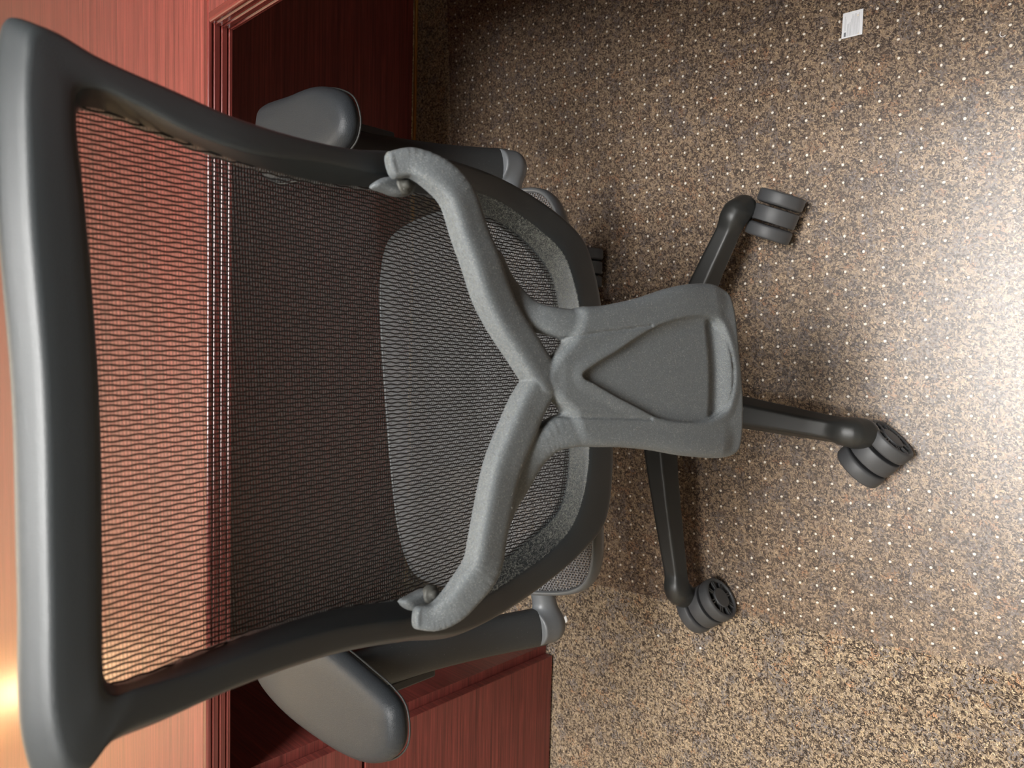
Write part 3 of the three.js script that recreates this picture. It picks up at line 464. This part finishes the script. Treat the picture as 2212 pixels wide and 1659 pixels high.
LEGS.forEach(([tip, mid, axle]) => {
  const dx = tip[0] - HUB.x, dz = tip[1] - HUB.z, len = Math.hypot(dx, dz), turn = Math.atan2(-dz, dx);
  // profile along local x: flat topped tapering beam with a rounded knob over the caster stem
  const f = (x, y, z) => {
    const t = clamp(x / len, 0, 1), w = 0.034 - 0.015 * t, top = 0.112 - 0.016 * t + 0.004 * Math.sin(t * 3.14), bot = top - 0.036 + 0.012 * t;
    const yy = clamp((y - bot) / (top - bot), 0, 1), wy = w * (1 - 0.42 * yy), cz = Math.abs(z) - wy, cy = Math.max(y - top, bot - y), r = 0.004;
    const q = Math.hypot(Math.max(cz + r, 0), Math.max(cy + r, 0)) + Math.min(Math.max(cz + r, cy + r), 0) - r;
    const beam = smax(q, Math.max(x - len + 0.004, 0.02 - x), 0.006);
    const knob = smax(chain([[len - 0.012, 0.086, 0, 0.0175], [len - 0.002, 0.081, 0, 0.0195], [len + 0.004, 0.066, 0, 0.0215]], x, y, z), 0.052 - y, 0.004);
    return smin(beam, knob, 0.014);
  };
  const g = netMesh(f, [0.01, 0.045, -0.04], [len + 0.035, 0.125, 0.04], 0.0026); g.rotateY(turn); g.translate(HUB.x, 0, HUB.z);
  part('leg', g, M.base, chair);
  const c = new THREE.Group(); c.name = nameIn(chair, 'caster'); c.scale.set(1.2, 1.2, 1.12); c.position.set(mid[0], 0.0395, mid[1]); c.rotation.y = Math.atan2(axle[0], axle[1]); chair.add(c);
  part('wheel', wheelGeo, M.wheel, c).position.z = 0.0222;
  const w2 = part('wheel', wheelGeo, M.wheel, c); w2.position.z = -0.0222; w2.rotation.y = Math.PI;
  part('hood', hoodGeo, M.wheel, c);
  const st = new THREE.CylinderGeometry(0.006, 0.006, 0.03, 12), a = V(tip[0] - mid[0], 0, tip[1] - mid[1]).applyAxisAngle(V(0, 1, 0), -c.rotation.y); a.multiplyScalar(1 / 1.2); st.translate(a.x, 0.024, a.z);
  const arm = new THREE.BoxGeometry(0.016, 0.014, a.length()); arm.rotateY(Math.atan2(a.x, a.z)); arm.translate(a.x / 2, 0.014, a.z / 2);
  part('stem', mergeGeometries([st.toNonIndexed(), arm.toNonIndexed()]), M.wheelDark, c);
});
// ---------------------------------------------------------------- small things on the floor
{
  const Q = [[0.541, -0.404], [0.538, -0.375], [0.501, -0.378], [0.504, -0.408]];
  const c = canvas(256, 200), g = c.getContext('2d'); g.fillStyle = 'rgb(226,228,232)'; g.fillRect(0, 0, 256, 200);
  g.fillStyle = 'rgb(110,113,118)'; g.fillRect(14, 22, 44, 20); // an unreadable bold heading and unreadable small print
  g.fillStyle = 'rgb(178,181,186)'; for (let k = 0; k < 4; k++) g.fillRect(14, 52 + k * 11, 120 + 60 * rnd(), 5); for (let k = 0; k < 7; k++) g.fillRect(14, 98 + k * 11, 190 + 38 * rnd(), 4.5); g.fillRect(70, 24, 150, 4); g.fillRect(70, 34, 120, 4);
  const tex = new THREE.CanvasTexture(c); tex.colorSpace = THREE.SRGBColorSpace; tex.magFilter = THREE.LinearFilter;
  // Q: right-far, right-near, left-near, left-far
  const pos = [], y0 = 0.0034, y1 = 0.0037, v = (i, y) => [Q[i][0], y, Q[i][1]];
  const tri = (...a) => pos.push(...a.flat());
  tri(v(3, y1), v(2, y1), v(1, y1), v(3, y1), v(1, y1), v(0, y1)); for (let i = 0; i < 4; i++) { const j = (i + 1) % 4; tri(v(i, y1), v(j, y1), v(j, y0), v(i, y1), v(j, y0), v(i, y0)); }
  const ge = new THREE.BufferGeometry(); ge.setAttribute('position', new THREE.Float32BufferAttribute(pos, 3)); const uv = new Float32Array(pos.length / 3 * 2); uv.set([0, 1, 0, 0, 1, 0, 0, 1, 1, 0, 1, 1]); ge.setAttribute('uv', new THREE.BufferAttribute(uv, 2)); ge.computeVertexNormals();
  tag(part('paper_label', ge, new THREE.MeshStandardMaterial({ map: tex, roughness: 0.6 })), 'small white printed label stuck on the clear chair mat', 'label');
}
function crumb(x, z, y, r, label, stretch = 1) { const g = new THREE.IcosahedronGeometry(r, 1), p = g.attributes.position; for (let i = 0; i < p.count; i++) { const k = 0.8 + 0.4 * Math.abs(Math.sin(p.getX(i) * 9e3 + p.getZ(i) * 7e3 + p.getY(i) * 5e3)); p.setXYZ(i, p.getX(i) * k * stretch, p.getY(i) * 0.6 * k, p.getZ(i) * k); } g.computeVertexNormals(); const m = part('crumb', g, M.paper); m.position.set(x, y, z); tag(m, label, 'crumb'); }
CRUMBS.forEach((c) => crumb(...c));
{
  const th = new THREE.TubeGeometry(new THREE.CatmullRomCurve3(THREAD.map(([x, z]) => V(x, 0.0038, z))), 24, 0.0004, 5);
  tag(part('thread_scrap', th, M.paper), 'short curled white thread lying on the chair mat', 'thread');
}
scene.traverse((o) => { if (o.isMesh) { o.castShadow = true; o.receiveShadow = true; } });
renderer.render(scene, camera);
